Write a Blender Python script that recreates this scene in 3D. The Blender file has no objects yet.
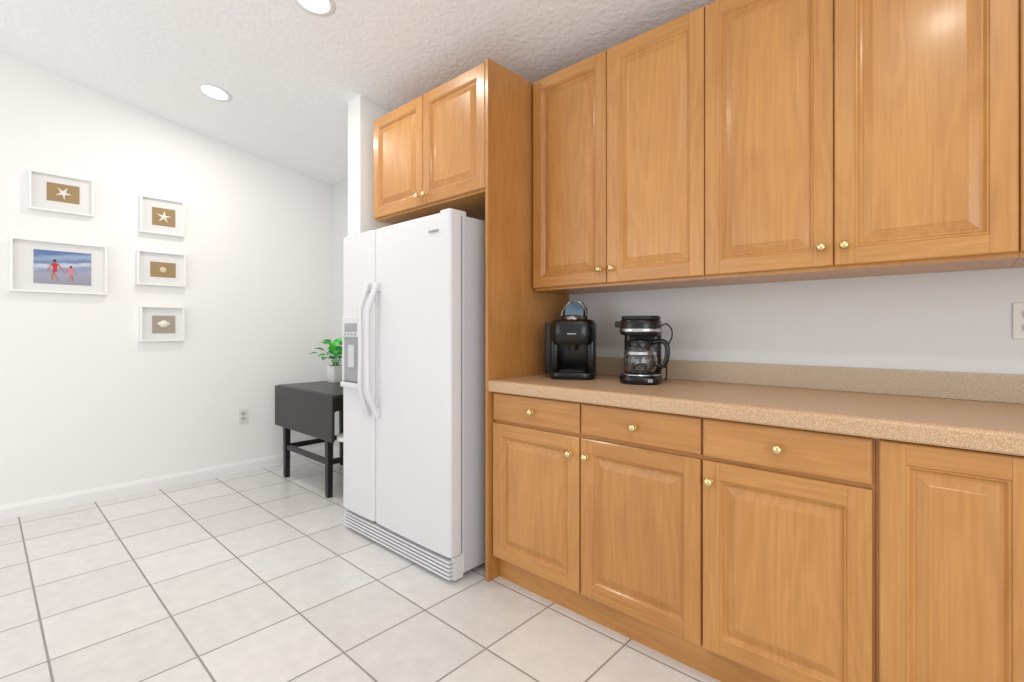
import bpy, bmesh, math, random
from mathutils import Vector, Matrix
random.seed(4)
S = bpy.context.scene
S.view_settings.view_transform = 'Standard'
COL = S.collection

# ------------------------------------------------------------------ materials
def srgb(r, g, b):
    f = lambda c: (c/255/12.92) if c/255 <= .04045 else ((c/255+.055)/1.055)**2.4
    return (f(r), f(g), f(b), 1)

def new_mat(name):
    m = bpy.data.materials.new(name); m.use_nodes = True
    nt = m.node_tree
    return m, nt, nt.nodes['Principled BSDF']

def plain(name, col, rough=.5, metal=0, bump=0, bscale=60, **kw):
    m, nt, b = new_mat(name)
    b.inputs['Base Color'].default_value = col
    b.inputs['Roughness'].default_value = rough
    b.inputs['Metallic'].default_value = metal
    for k, v in kw.items():
        b.inputs[k.replace('_', ' ')].default_value = v
    if bump:
        tc = nt.nodes.new('ShaderNodeTexCoord'); n = nt.nodes.new('ShaderNodeTexNoise')
        n.inputs['Scale'].default_value = bscale; n.inputs['Detail'].default_value = 4
        bp = nt.nodes.new('ShaderNodeBump'); bp.inputs['Strength'].default_value = bump
        bp.inputs['Distance'].default_value = .01
        nt.links.new(tc.outputs['Object'], n.inputs['Vector'])
        nt.links.new(n.outputs['Fac'], bp.inputs['Height'])
        nt.links.new(bp.outputs['Normal'], b.inputs['Normal'])
    return m

def wood(name, light, dark, horiz=False, rough=.36):
    m, nt, b = new_mat(name); N = nt.nodes.new; L = nt.links.new
    tc = N('ShaderNodeTexCoord'); oi = N('ShaderNodeObjectInfo')
    mul = N('ShaderNodeVectorMath'); mul.operation = 'SCALE'
    comb = N('ShaderNodeCombineXYZ')
    for i in range(3): L(oi.outputs['Random'], comb.inputs[i])
    L(comb.outputs[0], mul.inputs[0]); mul.inputs['Scale'].default_value = 37
    add = N('ShaderNodeVectorMath'); L(tc.outputs['Object'], add.inputs[0]); L(mul.outputs[0], add.inputs[1])
    def mapped(a, c):
        mp = N('ShaderNodeMapping'); mp.inputs['Scale'].default_value = (c, a, a) if horiz else (a, a, c)
        L(add.outputs[0], mp.inputs['Vector']); return mp
    n1 = N('ShaderNodeTexNoise'); n1.inputs['Scale'].default_value = 1; n1.inputs['Detail'].default_value = 3
    n1.inputs['Distortion'].default_value = .2
    L(mapped(4.6, .65).outputs[0], n1.inputs['Vector'])
    k = N('ShaderNodeMath'); k.operation = 'MULTIPLY'; k.inputs[1].default_value = 90; L(n1.outputs['Fac'], k.inputs[0])
    s = N('ShaderNodeMath'); s.operation = 'SINE'; L(k.outputs[0], s.inputs[0])
    n2 = N('ShaderNodeTexNoise'); n2.inputs['Scale'].default_value = 1; n2.inputs['Detail'].default_value = 5
    L(mapped(120, 3.5).outputs[0], n2.inputs['Vector'])
    n3 = N('ShaderNodeTexNoise'); n3.inputs['Scale'].default_value = 1; n3.inputs['Detail'].default_value = 4
    L(mapped(5, 1.5).outputs[0], n3.inputs['Vector'])
    a = N('ShaderNodeMath'); a.operation = 'MULTIPLY_ADD'; a.inputs[1].default_value = .055; a.inputs[2].default_value = -.05
    L(s.outputs[0], a.inputs[0])
    c = N('ShaderNodeMath'); c.operation = 'MULTIPLY_ADD'; c.inputs[1].default_value = .5; L(n2.outputs['Fac'], c.inputs[0]); L(a.outputs[0], c.inputs[2])
    d = N('ShaderNodeMath'); d.operation = 'MULTIPLY_ADD'; d.inputs[1].default_value = .62; L(n3.outputs['Fac'], d.inputs[0]); L(c.outputs[0], d.inputs[2])
    d2 = N('ShaderNodeMath'); d2.operation = 'MULTIPLY_ADD'; d2.inputs[1].default_value = .16; L(oi.outputs['Random'], d2.inputs[0]); L(d.outputs[0], d2.inputs[2])
    r = N('ShaderNodeValToRGB'); r.color_ramp.elements[0].color = dark; r.color_ramp.elements[1].color = light
    r.color_ramp.elements[0].position = .2; r.color_ramp.elements[1].position = .9
    L(d2.outputs[0], r.inputs[0]); L(r.outputs[0], b.inputs['Base Color'])
    b.inputs['Roughness'].default_value = rough
    b.inputs['Coat Weight'].default_value = .25; b.inputs['Coat Roughness'].default_value = .16
    return m

WL = srgb(204, 149, 84); WD = srgb(164, 107, 51)
M_wood = wood('maple_vertical', WL, WD)
M_woodh = wood('maple_horizontal', WL, WD, True)
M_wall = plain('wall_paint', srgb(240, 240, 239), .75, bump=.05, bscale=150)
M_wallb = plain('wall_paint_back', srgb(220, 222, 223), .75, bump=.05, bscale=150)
M_ceil = plain('ceiling_texture', srgb(240, 240, 241), .85, bump=.55, bscale=36)
M_trim = plain('trim_white', srgb(238, 238, 238), .4)
M_white = plain('appliance_white', srgb(218, 219, 222), .3, bump=.03, bscale=400)
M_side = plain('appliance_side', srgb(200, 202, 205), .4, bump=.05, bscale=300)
M_whited = plain('appliance_grey', srgb(158, 160, 163), .4)
M_dark = plain('dark_gap', srgb(40, 38, 36), .7)
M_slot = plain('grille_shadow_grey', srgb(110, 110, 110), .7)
M_black = plain('black_plastic', srgb(16, 16, 17), .25)
M_blackm = plain('black_matte', srgb(30, 30, 31), .5)
M_tbl = plain('table_black', srgb(26, 24, 25), .32, bump=.03, bscale=80)
M_chrome = plain('chrome', srgb(205, 207, 210), .18, 1)
M_brass = plain('brass', srgb(228, 206, 150), .2, 1)
M_tan = plain('burlap_tan', srgb(168, 142, 104), .9, bump=.5, bscale=500)
M_tan2 = plain('linen_grey_tan', srgb(174, 164, 150), .9, bump=.5, bscale=500)
M_mat = plain('mat_board', srgb(226, 226, 225), .8)
M_shell = plain('starfish_white', srgb(240, 234, 222), .8, bump=.4, bscale=250)
M_frame = plain('frame_white', srgb(240, 240, 240), .4)
M_plate = plain('outlet_plate', srgb(226, 226, 224), .4)
M_plated = plain('outlet_receptacle', srgb(190, 190, 188), .4)
M_leaf = plain('leaf_green', srgb(52, 168, 62), .4)
M_leaf2 = plain('leaf_light', srgb(100, 212, 92), .4)
M_pot = plain('pot_ceramic', srgb(236, 236, 234), .3)
M_soil = plain('soil', srgb(60, 45, 35), .9)
M_glass = plain('glass_carafe', (.92, .94, .95, 1), .02, Transmission_Weight=1.0)
M_blueglass = plain('smoke_blue_tank', srgb(135, 165, 190), .1, Transmission_Weight=.4)
m, nt, b = new_mat('lamp_emitter'); b.inputs['Emission Color'].default_value = (1, .96, .9, 1); b.inputs['Emission Strength'].default_value = 6
M_emit = m

def speckle(name, c0, c1, c2):
    m, nt, b = new_mat(name); N = nt.nodes.new; L = nt.links.new
    tc = N('ShaderNodeTexCoord'); n = N('ShaderNodeTexNoise'); n.inputs['Scale'].default_value = 380; n.inputs['Detail'].default_value = 3
    r = N('ShaderNodeValToRGB'); e = r.color_ramp.elements
    e[0].position = .34; e[0].color = c0; e[1].position = .5; e[1].color = c1
    x = r.color_ramp.elements.new(.68); x.color = c2
    L(tc.outputs['Object'], n.inputs['Vector']); L(n.outputs['Fac'], r.inputs[0]); L(r.outputs[0], b.inputs['Base Color'])
    b.inputs['Roughness'].default_value = .34
    return m
M_ctr = speckle('solid_surface_beige', srgb(170, 134, 98), srgb(196, 162, 125), srgb(216, 190, 158))
M_bsp = speckle('solid_surface_splash', srgb(164, 144, 118), srgb(190, 172, 148), srgb(212, 196, 176))

TS = .366
def tile_mat():
    m, nt, b = new_mat('ceramic_tile'); N = nt.nodes.new; L = nt.links.new
    tc = N('ShaderNodeTexCoord'); mp = N('ShaderNodeMapping')
    mp.inputs['Location'].default_value = (3.85/TS, -.165/TS, 0); mp.inputs['Scale'].default_value = (1/TS, 1/TS, 1)
    L(tc.outputs['Object'], mp.inputs['Vector'])
    sep = N('ShaderNodeSeparateXYZ'); L(mp.outputs[0], sep.inputs[0])
    ds = []
    for i in range(2):
        f = N('ShaderNodeMath'); f.operation = 'FRACT'; L(sep.outputs[i], f.inputs[0])
        s = N('ShaderNodeMath'); s.operation = 'SUBTRACT'; s.inputs[1].default_value = .5; L(f.outputs[0], s.inputs[0])
        a = N('ShaderNodeMath'); a.operation = 'ABSOLUTE'; L(s.outputs[0], a.inputs[0]); ds.append(a)
    mx = N('ShaderNodeMath'); mx.operation = 'MAXIMUM'; L(ds[0].outputs[0], mx.inputs[0]); L(ds[1].outputs[0], mx.inputs[1])
    mr = N('ShaderNodeMapRange'); mr.inputs['From Min'].default_value = .487; mr.inputs['From Max'].default_value = .493
    L(mx.outputs[0], mr.inputs['Value'])
    fl = N('ShaderNodeVectorMath'); fl.operation = 'FLOOR'; L(mp.outputs[0], fl.inputs[0])
    wn = N('ShaderNodeTexWhiteNoise'); L(fl.outputs[0], wn.inputs['Vector'])
    n = N('ShaderNodeTexNoise'); n.inputs['Scale'].default_value = 14; n.inputs['Detail'].default_value = 8; n.inputs['Roughness'].default_value = .65; L(tc.outputs['Object'], n.inputs['Vector'])
    ad = N('ShaderNodeMath'); ad.operation = 'MULTIPLY_ADD'; ad.inputs[1].default_value = .3; L(wn.outputs['Value'], ad.inputs[0]); L(n.outputs['Fac'], ad.inputs[2])
    r = N('ShaderNodeValToRGB'); r.color_ramp.elements[0].position = .3; r.color_ramp.elements[1].position = .95
    r.color_ramp.elements[0].color = srgb(208, 206, 204); r.color_ramp.elements[1].color = srgb(230, 228, 226)
    L(ad.outputs[0], r.inputs[0])
    mix = N('ShaderNodeMix'); mix.data_type = 'RGBA'; L(mr.outputs[0], mix.inputs['Factor']); L(r.outputs[0], mix.inputs['A'])
    mix.inputs['B'].default_value = srgb(152, 148, 144); L(mix.outputs['Result'], b.inputs['Base Color'])
    rr = N('ShaderNodeMapRange'); rr.inputs['To Min'].default_value = .28; rr.inputs['To Max'].default_value = .8
    L(mr.outputs[0], rr.inputs['Value']); L(rr.outputs[0], b.inputs['Roughness'])
    bp = N('ShaderNodeBump'); bp.invert = True; bp.inputs['Strength'].default_value = .5; bp.inputs['Distance'].default_value = .003
    L(mr.outputs[0], bp.inputs['Height']); L(bp.outputs[0], b.inputs['Normal'])
    return m
M_tile = tile_mat()

# ------------------------------------------------------------------ mesh helpers (world coords)
def empty(name, loc=(0, 0, 0)):
    e = bpy.data.objects.new(name, None); e.location = loc; e.empty_display_size = .1
    COL.objects.link(e); return e

def finish(bm, name, mat, parent=None, M=None, smooth=False, bevel=0, seg=2):
    if M is not None: bmesh.ops.transform(bm, matrix=M, verts=bm.verts)
    bmesh.ops.recalc_face_normals(bm, faces=bm.faces)
    me = bpy.data.meshes.new(name); bm.to_mesh(me); bm.free()
    mats = mat if isinstance(mat, (list, tuple)) else [mat]
    for x in mats: me.materials.append(x)
    o = bpy.data.objects.new(name, me); COL.objects.link(o)
    if smooth:
        for p in me.polygons: p.use_smooth = True
        try: me.set_sharp_from_angle(angle=math.radians(40))
        except Exception: pass
    if bevel:
        md = o.modifiers.new('bevel', 'BEVEL'); md.width = bevel; md.segments = seg; md.limit_method = 'ANGLE'
        md.harden_normals = False
    if parent is not None:
        o.parent = parent; o.matrix_parent_inverse = Matrix.Translation(-parent.location)
    return o

def bm_box(bm, x0, x1, y0, y1, z0, z1, mi=0):
    vs = [bm.verts.new((x, y, z)) for z in (z0, z1) for x, y in ((x0, y0), (x1, y0), (x1, y1), (x0, y1))]
    for f in ((0, 3, 2, 1), (4, 5, 6, 7), (0, 1, 5, 4), (1, 2, 6, 5), (2, 3, 7, 6), (3, 0, 4, 7)):
        fc = bm.faces.new([vs[i] for i in f]); fc.material_index = mi

def box(name, x0, x1, y0, y1, z0, z1, mat, parent=None, bevel=0, M=None, seg=2):
    bm = bmesh.new(); bm_box(bm, x0, x1, y0, y1, z0, z1)
    return finish(bm, name, mat, parent, M, bevel=bevel, seg=seg)

def bm_loft(bm, secs, cap=True, mi=0, closed=False):
    rings = [[bm.verts.new(p) for p in s] for s in secs]
    n = len(rings[0])
    rr = list(zip(rings, rings[1:])) + ([(rings[-1], rings[0])] if closed else [])
    for a, c in rr:
        for i in range(n):
            f = bm.faces.new((a[i], a[(i+1) % n], c[(i+1) % n], c[i])); f.material_index = mi
    if cap and not closed:
        for q in (rings[0], rings[-1]):
            f = bm.faces.new(q); f.material_index = mi

def rrect(cx, cy, w, d, r, z, n=6):
    pts = []
    for (sx, sy, a0) in ((1, 1, 0), (-1, 1, 90), (-1, -1, 180), (1, -1, 270)):
        for i in range(n+1):
            a = math.radians(a0+90*i/n)
            pts.append((cx+sx*(w/2-r)+r*math.cos(a), cy+sy*(d/2-r)+r*math.sin(a), z))
    return pts

def rprism(name, cx, cy, w, d, r, z0, z1, mat, parent, M=None, e=.006, top_scale=1):
    bm = bmesh.new(); w2, d2 = w*top_scale, d*top_scale
    bm_loft(bm, [rrect(cx, cy, w-2*e*.6, d-2*e*.6, max(r-e*.6, .002), z0), rrect(cx, cy, w, d, r, z0+e),
                 rrect(cx, cy, w2, d2, r, z1-e), rrect(cx, cy, w2-.6*e, d2-.6*e, r, z1-.3*e), rrect(cx, cy, w2-2*e, d2-2*e, max(r-e, .002), z1)])
    return finish(bm, name, mat, parent, M, smooth=True)

def lathe(name, prof, mat, parent, M=None, n=32, cap=False, loc=(0, 0, 0)):
    bm = bmesh.new()
    secs = [[(loc[0]+max(r, 1e-4)*math.cos(2*math.pi*i/n), loc[1]+max(r, 1e-4)*math.sin(2*math.pi*i/n), loc[2]+z) for i in range(n)] for r, z in prof]
    bm_loft(bm, secs, cap=cap)
    return finish(bm, name, mat, parent, M, smooth=True)

def tube(name, pts, rad, mat, parent, M=None, n=10, flat=1.0, closed=False):
    bm = bmesh.new(); P = [Vector(p) for p in pts]; secs = []
    up = Vector((0, 0, 1))
    for i, p in enumerate(P):
        if closed: t = P[(i+1) % len(P)]-P[i-1]
        else: t = P[min(i+1, len(P)-1)]-P[max(i-1, 0)]
        t.normalize()
        ref = Vector((1, 0, 0)) if abs(t.dot(Vector((1, 0, 0)))) < .9 else up
        a = t.cross(ref).normalized(); c = t.cross(a).normalized()
        rr = rad[i] if isinstance(rad, (list, tuple)) else rad
        secs.append([tuple(p+a*rr*math.cos(2*math.pi*k/n)+c*rr*flat*math.sin(2*math.pi*k/n)) for k in range(n)])
    bm_loft(bm, secs, closed=closed)
    return finish(bm, name, mat, parent, M, smooth=True)

def smooth_path(pts, k=6):
    P = [Vector(p) for p in pts]; out = []
    for i in range(len(P)-1):
        p0 = P[max(i-1, 0)]; p1 = P[i]; p2 = P[i+1]; p3 = P[min(i+2, len(P)-1)]
        for j in range(k):
            t = j/k
            out.append(.5*((2*p1)+(p2-p0)*t+(2*p0-5*p1+4*p2-p3)*t*t+(3*p1-p0-3*p2+p3)*t**3))
    out.append(P[-1]); return out

# ------------------------------------------------------------------ room shell
W = 2.244; XL = -4.377; XR = 2.2; YB = -2.6
WC = W-.003
cz = lambda y: 2.91-.168*y
box('floor', XL-.1, XR, YB, W+.1, -.06, 0, M_tile)
def prism_y(name, x0, x1, y0, y1, mat, z0=0, thick=None):
    bm = bmesh.new(); pts = []
    for x in (x0, x1):
        if thick is None: pts.append([(x, y0, z0), (x, y1, z0), (x, y1, cz(y1)), (x, y0, cz(y0))])
        else: pts.append([(x, y0, cz(y0)), (x, y1, cz(y1)), (x, y1, cz(y1)+thick), (x, y0, cz(y0)+thick)])
    bm_loft(bm, pts)
    return finish(bm, name, mat)
prism_y('ceiling', XL-.1, XR, YB, W+.1, M_ceil, thick=.08)
prism_y('wall_left', XL-.1, XL, YB, W+.1, M_wall)
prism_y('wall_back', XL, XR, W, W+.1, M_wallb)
prism_y('wall_partition', -2.90, -2.75, 1.60, W, M_wall)
prof = [(0, 0), (.016, 0), (.016, .065), (.011, .078), (.006, .088), (0, .09)]
bm = bmesh.new()
bm_loft(bm, [[(XL+a, y, z) for a, z in prof] for y in (YB, W)])
finish(bm, 'baseboard_left', M_trim)
bm = bmesh.new()
bm_loft(bm, [[(x, W-a, z) for a, z in prof] for x in (XL+.016, -2.90)])
finish(bm, 'baseboard_back', M_trim)

# ------------------------------------------------------------------ cabinets
def raised_door(name, x0, x1, z0, z1, yf, parent, sw=.056, t=.02, drawer=False):
    bm = bmesh.new()
    if drawer:
        rings = [(0, t), (0, .006), (.004, .002), (.010, 0)]
        def ring(i, d): return [(x0+i, yf+d, z0+i), (x1-i, yf+d, z0+i), (x1-i, yf+d, z1-i), (x0+i, yf+d, z1-i)]
        bm_loft(bm, [ring(i, d) for i, d in rings])
        return finish(bm, name, M_woodh, parent)
    e = .0035
    def part(a0, a1, c0, c1, mi, el, er, eb, et):
        L = [(a0, c0), (a1, c0), (a1, c1), (a0, c1)]
        back = [(p[0], yf+t, p[1]) for p in L]
        mid = [(p[0], yf+e, p[1]) for p in L]
        F = [(a0+el, c0+eb), (a1-er, c0+eb), (a1-er, c1-et), (a0+el, c1-et)]
        bm_loft(bm, [back, mid, [(p[0], yf, p[1]) for p in F]], mi=mi)
    part(x0, x0+sw, z0, z1, 0, e, .0005, e, e)
    part(x1-sw, x1, z0, z1, 0, .0005, e, e, e)
    part(x0+sw, x1-sw, z0, z0+sw, 1, .0, .0, e, .0005)
    part(x0+sw, x1-sw, z1-sw, z1, 1, .0, .0, .0005, e)
    prof = [(0, 0), (.003, .003), (.006, .0035), (.010, .009), (.013, .0125), (.018, .013), (.021, .0115), (.043, .0035), (.045, .002), (.048, .0015)]
    def ring2(i, d): return [(x0+sw+i, yf+d, z0+sw+i), (x1-sw-i, yf+d, z0+sw+i), (x1-sw-i, yf+d, z1-sw-i), (x0+sw+i, yf+d, z1-sw-i)]
    rings = [[bm.verts.new(p) for p in ring2(i, d)] for i, d in prof]
    for a, c in zip(rings, rings[1:]):
        for k in range(4):
            f = bm.faces.new((a[k], a[(k+1) % 4], c[(k+1) % 4], c[k])); f.material_index = 0
    bm.faces.new(rings[-1])
    return finish(bm, name, [M_wood, M_woodh], parent)

def knob(name, x, y, z, parent):
    M = Matrix.Translation((x, y, z)) @ Matrix.Rotation(math.radians(90), 4, 'X')
    prof = [(.0001, 0), (.008, 0), (.008, .002), (.0045, .004), (.0045, .010), (.009, .013), (.0135, .018), (.0145, .022), (.0125, .027), (.007, .030), (.0001, .031)]
    lathe(name, prof, M_brass, parent, M, n=24)

def cabinet(name, x0, x1, yb0, z0, z1, doors, yf, drawers=(), knobs=(), kick=False, eps=.0015):
    e = empty(name, ((x0+x1)/2, (yf+W)/2, z0))
    box('carcass', x0+.0005, x1-.0005, yb0, WC, z0, z1, M_wood, e)
    for i, (a, c, za, zb) in enumerate(doors):
        raised_door('door_%d' % (i+1), a+eps, c-eps, za, zb, yf, e)
    for i, (a, c, za, zb) in enumerate(drawers):
        raised_door('drawer_front_%d' % (i+1), a+eps, c-eps, za, zb, yf, e, drawer=True)
    for i, (kx, kz) in enumerate(knobs): knob('knob_%d' % (i+1), kx, yf, kz, e)
    if kick: box('toe_kick', x0, x1, 1.675, 1.69, 0, z0, M_woodh, e)
    return e

UZ0, UZ1 = 1.375, 2.445
dz = (1.388, 2.436)
ux = [-1.602, -1.170, -.731, -.306, .120, .55, .98]
for i in range(3):
    a, mth, c = ux[2*i], ux[2*i+1], ux[2*i+2]
    cabinet('wall_cabinet', a, c, 1.92, UZ0, UZ1, [(a, mth, *dz), (mth, c, *dz)], 1.90,
            knobs=[(mth-.032, 1.45), (mth+.032, 1.45)], eps=.002)
e = cabinet('refrigerator_cabinet', -2.603, -1.640, 1.62, 1.834, 2.445,
            [(-2.603, -2.118, 1.845, 2.436), (-2.118, -1.640, 1.845, 2.436)], 1.60,
            knobs=[(-2.118-.030, 1.895), (-2.118+.030, 1.895)], eps=.002)
box('tall_side_panel', -1.638, -1.620, 1.60, WC, 0, 2.445, M_wood, e, bevel=.001)

bz0, bz1 = .112, .888
DT, DB = .882, .757
PT, PB = .744, .120
YF = 1.62
cabinet('base_cabinet', -1.618, -.633, 1.64, bz0, bz1, [(-1.612, -1.122, PB, PT), (-1.118, -.635, PB, PT)], YF,
        drawers=[(-1.612, -1.122, DB, DT), (-1.118, -.635, DB, DT)],
        knobs=[(-1.165, .675), (-1.085, .675), (-1.367, .82), (-.877, .82)], kick=True)
cabinet('base_cabinet', -.633, -.168, 1.64, bz0, bz1, [(-.631, -.172, PB, PT)], YF, drawers=[(-.631, -.172, DB, DT)],
        knobs=[(-.603, .68), (-.40, .82)], kick=True)
cabinet('base_cabinet', -.168, .15, 1.64, bz0, bz1, [(-.160, .148, PB, DT)], YF, kick=True)
cabinet('base_cabinet', .15, 1.05, 1.64, bz0, bz1, [(.152, .60, PB, PT), (.604, 1.048, PB, PT)], YF,
        drawers=[(.152, .60, DB, DT), (.604, 1.048, DB, DT)], knobs=[(.56, .67), (.645, .67), (.376, .82), (.826, .82)], kick=True)

e = empty('countertop', (-.3, 1.92, .94))
CT = .942
bm = bmesh.new()
yb = 1.602
prof = [(yb+.004, .889), (yb, .894), (yb, .930), (yb+.004, .938), (yb+.012, CT), (WC, CT), (WC, .889)]
bm_loft(bm, [[(x, y, z) for y, z in prof] for x in (-1.619, 1.06)])
finish(bm, 'slab', M_ctr, e)
box('backsplash', -1.619, 1.06, W-.02, WC, CT, 1.034, M_bsp, e, bevel=.003)

# ------------------------------------------------------------------ refrigerator
e = empty('refrigerator', (-2.2, 1.83, 0))
fx0, fx1, fg = -2.70, -1.719, -2.352
FY = 1.45; FT = 1.727
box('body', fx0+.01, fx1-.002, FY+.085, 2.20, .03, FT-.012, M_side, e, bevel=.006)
box('door_gasket', fx0+.02, fx1-.02, FY+.07, FY+.087, .125, FT-.02, M_whited, e)
for nm, a, c in (('freezer_door', fx0, fg-.004), ('fresh_food_door', fg+.004, fx1)):
    bm = bmesh.new()
    w, d = c-a, .07
    def sec(z, ins=0):
        pts = []
        r = .016; n = 6
        pts += [(c-ins, FY+d, z)]
        pts += [(a+ins, FY+d, z)]
        for i in range(n+1):
            t = math.radians(180+90*i/n); pts.append((a+ins+r+r*math.cos(t), FY+ins+r+.004+r*math.sin(t), z))
        for i in range(1, 10):
            u = i/10; pts.append((a+r+(w-2*r)*u, FY+ins+.004*(1-math.sin(math.pi*u)), z))
        for i in range(n+1):
            t = math.radians(270+90*i/n); pts.append((c-ins-r+r*math.cos(t), FY+ins+r+.004+r*math.sin(t), z))
        return pts
    bm_loft(bm, [sec(.122, .008), sec(.13), sec(FT-.012), sec(FT-.004, .003), sec(FT, .01)])
    finish(bm, nm, M_white, e, smooth=True)
for k, (nm, hx) in enumerate((('handle_left', fg-.038), ('handle_right', fg+.038))):
    pts = []; rad = []
    for i in range(25):
        t = i/24; z = .72+.70*t
        bow = math.sin(math.pi*t)
        y = FY-.012-.048*min(1, bow*1.8)
        x = hx+(1 if k else -1)*(-.012*bow+.008)
        pts.append((x, y, z)); rad.append(.012+.004*(1-bow))
    tube(nm, pts, rad, M_white, e, n=12, flat=1.15)
    for zz in (.73, 1.41):
        box(nm+'_mount', pts[0][0]-.014, pts[0][0]+.014, FY-.022, FY+.01, zz-.025, zz+.025, M_white, e, bevel=.006)
dx0, dx1, dz0, dz1 = -2.676, -2.475, .845, 1.255
box('dispenser_control_panel', dx0, dx1, FY-.012, FY+.01, 1.135, dz1, M_white, e, bevel=.006)
box('dispenser_display', dx0+.03, dx1-.03, FY-.014, FY, 1.165, 1.215, M_whited, e, bevel=.002)
for i in range(4):
    box('dispenser_button_%d' % (i+1), dx0+.03+i*.036, dx0+.05+i*.036, FY-.0155, FY, 1.145, 1.158, M_whited, e, bevel=.001)
box('dispenser_frame_left', dx0, dx0+.014, FY-.012, FY+.01, dz0, 1.135, M_white, e, bevel=.004)
box('dispenser_frame_right', dx1-.014, dx1, FY-.012, FY+.01, dz0, 1.135, M_white, e, bevel=.004)
box('dispenser_frame_bottom', dx0, dx1, FY-.024, FY+.01, dz0, dz0+.03, M_white, e, bevel=.006)
box('dispenser_recess', dx0+.012, dx1-.012, FY-.001, FY+.008, dz0+.02, 1.14, M_whited, e)
box('dispenser_paddle', -2.61, -2.545, FY-.012, FY+.002, .96, 1.09, M_side, e, bevel=.004)
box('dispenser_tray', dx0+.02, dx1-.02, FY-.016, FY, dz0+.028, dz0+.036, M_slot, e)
box('badge', -1.87, -1.80, FY-.004, FY+.006, 1.64, 1.650, M_whited, e, bevel=.001)
for nm, x in (('hinge_cover_right', fx1-.06), ('hinge_cover_left', fx0+.06)):
    rprism(nm, x, FY+.075, .08, .11, .015, FT-.014, FT+.016, M_white, e)
box('grille_base', fx0+.01, fx1-.01, FY+.035, FY+.08, .012, .118, M_white, e)
for i in range(5):
    z = .022+i*.0185
    box('grille_slat_%d' % (i+1), fx0+.012, fx1-.012, FY+.008, FY+.04, z, z+.010, M_white, e, bevel=.002)
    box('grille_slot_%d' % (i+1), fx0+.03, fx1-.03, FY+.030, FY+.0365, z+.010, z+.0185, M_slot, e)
for i, x in enumerate((fx0+.08, fx1-.08)):
    for j, y in enumerate((FY+.13, 2.12)):
        lathe('foot_%d%d' % (i, j), [(.0001, 0), (.02, 0), (.02, .012), (.01, .014), (.01, .04)], M_dark, e, loc=(x, y, 0))
box('compressor_grille_side', fx1-.02, fx1-.006, FY+.04, FY+.09, .012, .12, M_white, e)

# ------------------------------------------------------------------ drop-leaf table
e = empty('drop_leaf_table', (-3.56, 1.92, 0))
TT = .738
box('top', -4.03, -3.09, 1.612, 2.20, TT-.022, TT, M_tbl, e, bevel=.004)
box('front_leaf', -4.03, -3.09, 1.590, 1.610, .42, TT-.004, M_tbl, e, bevel=.004)
box('apron_front', -3.93, -3.21, 1.66, 1.68, .60, TT-.022, M_tbl, e)
box('apron_back', -3.93, -3.21, 2.13, 2.15, .60, TT-.022, M_tbl, e)
box('apron_left', -3.97, -3.95, 1.66, 2.15, .60, TT-.022, M_tbl, e)
box('apron_right', -3.27, -3.25, 1.66, 2.15, .60, TT-.022, M_tbl, e)
for i, (x, y) in enumerate(((-3.99, 1.64), (-3.29, 1.64), (-3.99, 2.12), (-3.29, 2.12))):
    bm = bmesh.new()
    bm_loft(bm, [[(x+.02+s*a, y+.02+s2*a, z) for s, s2 in ((-1, -1), (1, -1), (1, 1), (-1, 1))] for z, a in ((0, .019), (TT-.022, .025))])
    finish(bm, 'leg_%d' % (i+1), M_tbl, e, bevel=.003)
box('stretcher_front', -3.96, -3.26, 1.648, 1.672, .225, .265, M_tbl, e, bevel=.003)
box('stretcher_left', -3.98, -3.96, 1.66, 2.13, .225, .265, M_tbl, e, bevel=.003)
box('stretcher_right', -3.28, -3.26, 1.66, 2.13, .225, .265, M_tbl, e, bevel=.003)
box('stretcher_back', -3.96, -3.26, 2.125, 2.149, .225, .265, M_tbl, e, bevel=.003)

# ------------------------------------------------------------------ potted plant
px, py = -3.88, 2.03
e = empty('potted_plant', (px, py, TT))
rprism('pot', px, py, .105, .105, .02, TT, TT+.14, M_pot, e, top_scale=1.08)
box('soil', px-.046, px+.046, py-.046, py+.046, TT+.135, TT+.142, M_soil, e)
bm = bmesh.new(); bms = bmesh.new()
for i in range(42):
    az = random.uniform(0, 2*math.pi); el = random.uniform(.6, 1.45)
    ln = random.uniform(.07, .24)
    base = Vector((px+random.uniform(-.025, .025), py+random.uniform(-.025, .025), TT+.135))
    d = Vector((math.cos(az)*math.cos(el), math.sin(az)*math.cos(el), math.sin(el)))
    tip = base+d*ln
    s = (tip-base).cross(Vector((0, 0, 1))).normalized()
    if s.length < .1: s = Vector((1, 0, 0))
    a = [bms.verts.new(base+s*.0018), bms.verts.new(base-s*.0018), bms.verts.new(tip-s*.001), bms.verts.new(tip+s*.001)]
    bms.faces.new(a)
    L = random.uniform(.07, .11); wd = L*.42
    out = Vector((d.x, d.y, d.z*.5-.1)).normalized()
    side = out.cross(Vector((0, 0, 1))).normalized()
    nrm = side.cross(out).normalized()
    rows = []
    for j in range(7):
        t = j/6; ww = wd*math.sin(math.pi*(t**.75))*(1 if 0 < j < 6 else .02)
        p = tip+out*L*t-Vector((0, 0, 1))*(.03*t*t)
        rows.append([p+side*ww+nrm*ww*.35, p, p-side*ww+nrm*ww*.35])
    rows = [[bm.verts.new((max(q.x, XL+.03), min(q.y, W-.02), q.z)) for q in r] for r in rows]
    mi = random.choice((0, 1, 1))
    for r0, r1 in zip(rows, rows[1:]):
        for k in range(2):
            f = bm.faces.new((r0[k], r0[k+1], r1[k+1], r1[k])); f.material_index = mi
finish(bm, 'leaves', [M_leaf, M_leaf2], e, smooth=True)
finish(bms, 'stems', M_leaf, e)

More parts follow.
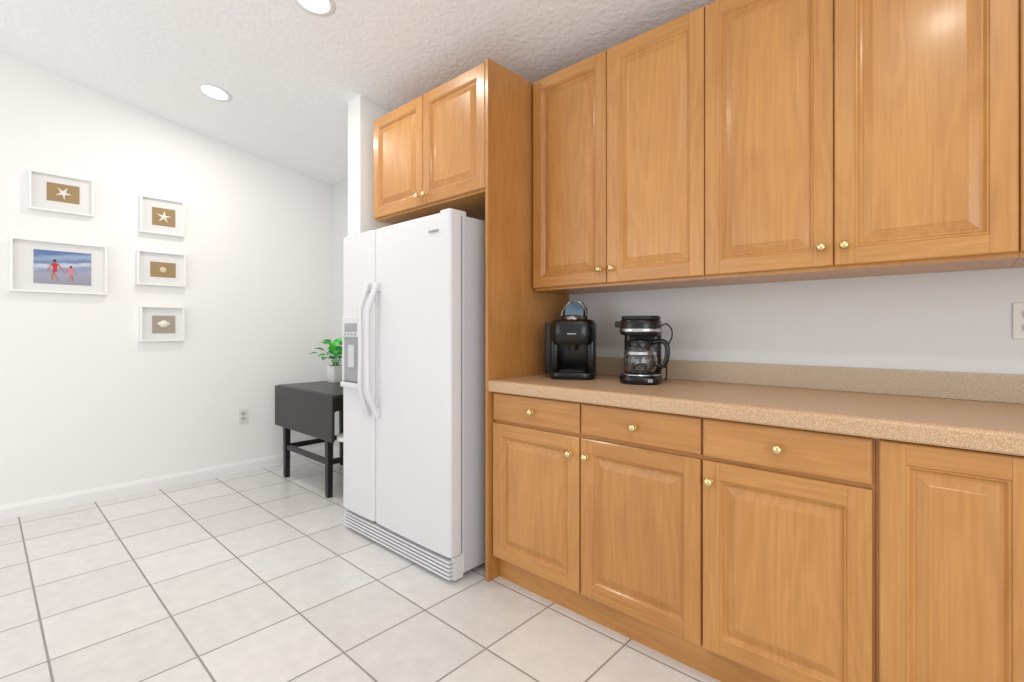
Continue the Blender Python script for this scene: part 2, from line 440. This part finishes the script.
# ------------------------------------------------------------------ white stool
e = empty('stool', (-3.06, 1.775, 0))
lathe('seat', [(.0001, .455), (.14, .455), (.15, .45), (.152, .44), (.148, .43), (.13, .425), (.0001, .425)], M_trim, e, loc=(-3.06, 1.775, 0))
for i in range(4):
    a = math.radians(45+90*i); dx, dy = math.cos(a), math.sin(a)
    tube('leg_%d' % (i+1), [(-3.06+dx*.10, 1.775+dy*.10, 0), (-3.06+dx*.08, 1.775+dy*.08, .43)], .012, M_trim, e)
tube('foot_ring', [(-3.06+.092*math.cos(i*math.pi/12), 1.775+.092*math.sin(i*math.pi/12), .17) for i in range(24)], .006, M_trim, e, closed=True)

# ------------------------------------------------------------------ picture frames on left wall
def star(bm, cy, cz_, R, rot, x):
    c = bm.verts.new((x+.010, cy, cz_)); ring = []
    for i in range(10):
        a = rot+math.pi*i/5; r = R if i % 2 == 0 else R*.30
        ring.append(bm.verts.new((x+(.003 if i % 2 else .002), cy+r*math.sin(a), cz_+r*math.cos(a))))
    for i in range(10): bm.faces.new((c, ring[i], ring[(i+1) % 10]))

def frame(y0, y1, z0, z1, iy0, iy1, iz0, iz1, inner, kind, fw=.012):
    e = empty('picture_frame', (XL, (y0+y1)/2, (z0+z1)/2))
    bm = bmesh.new()
    def r(i, x): return [(x, y0+i, z0+i), (x, y1-i, z0+i), (x, y1-i, z1-i), (x, y0+i, z1-i)]
    bm_loft(bm, [r(0, XL+.001), r(0, XL+.034), r(.002, XL+.036), r(fw, XL+.036), r(fw, XL+.014)], cap=False)
    finish(bm, 'moulding', M_frame, e)
    box('mat_board', XL+.002, XL+.016, y0+fw*.8, y1-fw*.8, z0+fw*.8, z1-fw*.8, M_mat, e)
    if kind != 'photo': box('backing_fabric', XL+.014, XL+.018, iy0, iy1, iz0, iz1, inner, e)
    yc, zc = (iy0+iy1)/2, (iz0+iz1)/2; x = XL+.0185
    bm = bmesh.new()
    if kind == 'star':
        star(bm, yc, zc, .045, .5, x); finish(bm, 'starfish', M_shell, e)
    elif kind == 'star2':
        star(bm, yc, zc, .05, .1, x); finish(bm, 'starfish', M_shell, e)
    elif kind == 'dollar':
        secs = [[(x+h, yc+rr*math.sin(a*math.pi/10), zc+rr*math.cos(a*math.pi/10)) for a in range(20)] for rr, h in ((.022, 0), (.020, .005), (.008, .008))]
        bm_loft(bm, secs); finish(bm, 'sand_dollar', plain('sand_dollar_tan', srgb(215, 195, 160), .8), e, smooth=True)
    elif kind == 'shell':
        pts = []
        n = 22
        for k in range(n):
            a = math.pi*2*k/n
            rr = .036*(1+.12*math.cos(5*a)) * (1 if math.cos(a) > -.3 else .75)
            pts.append((rr*math.sin(a), rr*.8*math.cos(a)))
        secs = [[(x, yc+p, zc+q) for p, q in pts], [(x+.008, yc+p*.7, zc+q*.7) for p, q in pts], [(x+.011, yc+p*.2, zc+q*.2) for p, q in pts]]
        bm_loft(bm, secs); finish(bm, 'scallop_shell', M_shell, e, smooth=True)
    else:
        bm.free()
    return e

frame(.209, .525, 1.948, 2.197, .292, .452, 2.019, 2.137, M_tan, 'star')
frame(.780, 1.054, 1.884, 2.152, .852, .996, 1.949, 2.079, M_tan, 'star2')
frame(.762, 1.060, 1.503, 1.755, .841, .998, 1.568, 1.678, M_tan, 'dollar')
frame(.780, 1.054, 1.092, 1.352, .852, .996, 1.152, 1.282, M_tan2, 'shell')
e = frame(.124, .597, 1.418, 1.759, .245, .51, 1.48, 1.69, None, 'photo', fw=.014)
def photo_mat():
    m, nt, b = new_mat('beach_print'); N = nt.nodes.new; L = nt.links.new
    tc = N('ShaderNodeTexCoord'); sep = N('ShaderNodeSeparateXYZ'); L(tc.outputs['Object'], sep.inputs[0])
    n = N('ShaderNodeTexNoise'); n.inputs['Scale'].default_value = 22; n.inputs['Detail'].default_value = 4
    mp = N('ShaderNodeMapping'); mp.inputs['Scale'].default_value = (1, .5, 3); L(tc.outputs['Object'], mp.inputs['Vector']); L(mp.outputs[0], n.inputs['Vector'])
    a = N('ShaderNodeMath'); a.operation = 'MULTIPLY_ADD'; a.inputs[1].default_value = .05; L(n.outputs['Fac'], a.inputs[0]); L(sep.outputs[2], a.inputs[2])
    a2 = N('ShaderNodeMath'); a2.operation = 'MULTIPLY_ADD'; a2.inputs[1].default_value = -.12; L(sep.outputs[1], a2.inputs[0]); L(a.outputs[0], a2.inputs[2])
    r = N('ShaderNodeMapRange'); r.inputs['From Min'].default_value = 1.45; r.inputs['From Max'].default_value = 1.69; L(a2.outputs[0], r.inputs['Value'])
    cr = N('ShaderNodeValToRGB'); E = cr.color_ramp.elements
    E[0].position = 0; E[0].color = srgb(146, 144, 160); E[1].position = 1; E[1].color = srgb(90, 118, 164)
    for p, c in ((.30, (156, 158, 178)), (.45, (138, 150, 178)), (.55, (200, 205, 216)), (.64, (100, 124, 168)), (.76, (150, 168, 196)), (.88, (86, 114, 162))):
        q = E.new(p); q.color = srgb(*c)
    L(r.outputs[0], cr.inputs[0]); L(cr.outputs[0], b.inputs['Base Color']); b.inputs['Roughness'].default_value = .4
    return m
box('beach_print', XL+.014, XL+.018, .231, .512, 1.477, 1.694, photo_mat(), e)
def flat(name, polys, cy, z0, sc, mats, x):
    bm = bmesh.new()
    for mi, pts in polys:
        f = bm.faces.new([bm.verts.new((x+.0002*mi, cy+p*sc, z0+q*sc)) for p, q in pts]); f.material_index = mi
    finish(bm, name, mats, e)
skin = plain('print_skin', srgb(176, 112, 88), .5); red = plain('print_red', srgb(190, 44, 60), .5)
hair = plain('print_hair', srgb(74, 48, 36), .5); pink = plain('print_pink', srgb(226, 120, 140), .5)
def circ(cx, cy, r): return [(cx+r*math.cos(a*math.pi/8), cy+r*math.sin(a*math.pi/8)) for a in range(16)]
def fig(mirror=1):
    k = mirror
    return [(0, [(-.08*k, .45), (-.13*k, .25), (-.12*k, .02), (-.17*k, 0), (-.06*k, 0), (-.05*k, .25), (0, .42)]),
            (0, [(0, .42), (.05*k, .25), (.12*k, .05), (.18*k, .03), (.10*k, -.01), (.0*k, .22), (-.03*k, .45)]),
            (0, [(-.09*k, .78), (-.14*k, .80), (-.24*k, .55), (-.27*k, .42), (-.23*k, .42), (-.18*k, .56)]),
            (0, [(.09*k, .78), (.14*k, .80), (.25*k, .60), (.36*k, .50), (.34*k, .46), (.21*k, .55)]),
            (1, [(-.10*k, .42), (.10*k, .42), (.07*k, .58), (.12*k, .80), (.04*k, .84), (-.04*k, .84), (-.12*k, .80), (-.07*k, .58)]),
            (0, [(-.03*k, .82), (.03*k, .82), (.03*k, .88), (-.03*k, .88)]),
            (0, circ(0, .93, .065)), (2, circ(-.01*k, .955, .068))]
flat('print_woman', fig(1), .331, 1.50, .135, [skin, red, hair], XL+.0185)
flat('print_child', fig(-1), .408, 1.50, .10, [skin, pink, hair], XL+.0185)

# ------------------------------------------------------------------ outlets
def outlet(face, a, z, nm='electrical_outlet'):
    if face == 'L': M = Matrix.Translation((XL, a, z)) @ Matrix.Rotation(math.radians(90), 4, 'Z')
    else: M = Matrix.Translation((a, W, z))
    e = empty(nm, M.translation)
    box('plate', -.036, .036, -.007, -.0005, -.058, .058, M_plate, e, bevel=.002, M=M)
    for k, s in enumerate((-.021, .021)):
        bm = bmesh.new()
        pts = [(.0165*math.cos(t*math.pi/12), max(-.013, min(.013, .0165*math.sin(t*math.pi/12)))+s) for t in range(24)]
        bm_loft(bm, [[(p, -.004, q) for p, q in pts], [(p, -.009, q) for p, q in pts]]); finish(bm, 'receptacle_%d' % (k+1), M_plated, e, M=M)
        for j, xx in enumerate((-.006, .006)):
            box('slot_%d%d' % (k, j), xx-.0013, xx+.0013, -.0098, -.008, s-.005, s+.006, M_dark, e, M=M)
outlet('L', 1.474, .463)
outlet('B', .162, 1.205)

# ------------------------------------------------------------------ recessed ceiling lights
tilt = Matrix.Rotation(math.atan(-.168), 4, 'X')
for x, y in ((-3.60, 1.04), (-2.245, 1.06), (-.06, .27)):
    M = Matrix.Translation((x, y, cz(y))) @ tilt
    e = empty('recessed_light', (x, y, cz(y)))
    lathe('trim_ring', [(.072, -.001), (.078, -.006), (.098, -.005), (.104, 0), (.072, 0)], M_plate, e, M)
    lathe('lens', [(.0001, -.004), (.074, -.004), (.074, -.001)], M_emit, e, M)
    l = bpy.data.lights.new('can_lamp', 'AREA'); l.shape = 'DISK'; l.size = .14; l.energy = 8 if x < -1 else 13; l.color = (1, .93, .82)
    lo = bpy.data.objects.new('can_lamp', l); COL.objects.link(lo); lo.matrix_world = M @ Matrix.Translation((0, 0, -.012))
    lo.parent = e; lo.matrix_parent_inverse = Matrix.Translation(-e.location)

# ------------------------------------------------------------------ pod coffee machine
kx, ky = -1.405, 1.985
e = empty('pod_coffee_maker', (kx, ky, CT))
M = Matrix.Translation((kx, ky, CT)) @ Matrix.Rotation(math.radians(30), 4, 'Z') @ Matrix.Diagonal((1.06, 1, 1, 1))
rprism('base', 0, -.01, .20, .25, .05, 0, .035, M_black, e, M)
rprism('drip_tray', 0, -.085, .12, .09, .03, .033, .045, M_blackm, e, M)
rprism('rear_tower', 0, .06, .20, .12, .04, .03, .27, M_black, e, M)
rprism('side_column_left', -.082, -.02, .038, .13, .015, .03, .25, M_black, e, M)
rprism('side_column_right', .082, -.02, .038, .13, .015, .03, .25, M_black, e, M)
rprism('brew_head', 0, -.035, .20, .17, .06, .165, .285, M_black, e, M, e=.02)
rprism('water_reservoir', -.112, .03, .04, .16, .015, .02, .27, M_blackm, e, M)
lathe('nozzle', [(.0001, .135), (.018, .135), (.026, .168)], M_blackm, e, M, loc=(0, -.06, 0))
ML = M @ Matrix.Translation((0, .02, .27)) @ Matrix.Rotation(math.radians(-28), 4, 'X')
rprism('lid', 0, 0, .12, .05, .022, 0, .09, M_black, e, ML, e=.015)
rprism('lid_window', 0, -.022, .088, .014, .006, .03, .10, M_blueglass, e, ML, e=.004)
tube('chrome_handle', [(.058*math.cos(math.pi*i/16), -.028, .02+.092*math.sin(math.pi*i/16)) for i in range(17)], .0055, M_chrome, e, ML)
lathe('puncture_ring', [(.03, 0), (.04, 0), (.042, .01), (.036, .018), (.03, .018)], M_chrome, e, M @ Matrix.Translation((0, -.055, .282)))
box('badge', -.02, .02, -.1225, -.118, .213, .219, M_whited, e, M=M)

# ------------------------------------------------------------------ drip coffee maker
gx, gy = -1.055, 2.01
e = empty('drip_coffee_maker', (gx, gy, CT))
M = Matrix.Translation((gx, gy, CT)) @ Matrix.Rotation(math.radians(22), 4, 'Z')
rprism('base', 0, -.015, .175, .23, .07, 0, .036, M_black, e, M, e=.008)
lathe('base_trim', [(.0001, .036), (.085, .036), (.087, .038), (.085, .042), (.07, .043), (.0001, .043)], M_chrome, e, M, loc=(0, -.035, 0))
lathe('warming_plate', [(.0001, .047), (.062, .047), (.066, .044), (.066, .040)], M_blackm, e, M, loc=(0, -.04, 0))
rprism('rear_column', 0, .065, .165, .065, .03, .03, .27, M_black, e, M)
rprism('filter_head', 0, -.02, .175, .20, .075, .212, .280, M_black, e, M, e=.01)
rprism('head_lid', 0, -.015, .165, .185, .07, .278, .296, M_blackm, e, M, e=.005)
rprism('head_spout', -.09, -.05, .035, .05, .012, .245, .272, M_black, e, M, e=.004)
rprism('chrome_band', 0, -.02, .178, .203, .076, .226, .240, M_chrome, e, M, e=.001)
cp = [(.045, .048), (.060, .052), (.070, .075), (.073, .105), (.066, .135), (.054, .158), (.050, .168)]
lathe('carafe_glass', cp+[(r-.0025, z) for r, z in reversed(cp)], M_glass, e, M, loc=(0, -.045, 0))
lathe('carafe_collar', [(.051, .162), (.056, .162), (.057, .182), (.052, .190), (.0001, .195)], M_black, e, M, loc=(0, -.045, 0))
lathe('carafe_band', [(.0695, .128), (.0710, .128), (.0675, .139), (.066, .139)], M_chrome, e, M, loc=(0, -.045, 0))
hp = smooth_path([(.050, 0, .180), (.085, 0, .186), (.108, 0, .178), (.116, 0, .150), (.112, 0, .110), (.098, 0, .078), (.072, 0, .085)])
tube('carafe_handle', [(p.x, -.055-.25*(p.x-.05), p.z) for p in hp], .0085, M_black, e, M, n=10, flat=1.3)
box('switch', .04, .06, -.135, -.125, .012, .026, M_whited, e, M=M, bevel=.002)
tube('power_cord', smooth_path([(.080, .06, .25), (.105, .05, .262), (.128, .05, .235), (.128, .05, .20), (.115, .06, .17), (.105, .085, .10), (.10, .10, .006), (.06, .13, .006)]), .0032, M_black, e, M, n=8)

# ------------------------------------------------------------------ light
w = bpy.data.worlds.new('world'); S.world = w; w.use_nodes = True
bg = w.node_tree.nodes['Background']; bg.inputs[0].default_value = (1, 1, 1, 1); bg.inputs[1].default_value = .82
def area(name, loc, rot, sx, sy, en, col=(1, 1, 1)):
    l = bpy.data.lights.new(name, 'AREA'); l.shape = 'RECTANGLE'; l.size = sx; l.size_y = sy; l.energy = en; l.color = col
    o = bpy.data.objects.new(name, l); o.location = loc; o.rotation_euler = [math.radians(a) for a in rot]; COL.objects.link(o)
area('window_daylight', (-3.0, -2.4, 1.5), (98, 0, 8), 2.4, 1.9, 25)
area('window_daylight_side', (2.0, -.8, 1.4), (97, 0, 82), 2.2, 1.9, 44)

# ------------------------------------------------------------------ camera
c = bpy.data.cameras.new('camera'); co = bpy.data.objects.new('camera', c); COL.objects.link(co)
c.sensor_width = 36; c.lens = 488/1024*36; c.shift_y = -11/1024; c.clip_start = .02
co.location = (0, 0, 1.176); co.rotation_euler = (math.radians(90), 0, math.radians(42.53))
S.camera = co
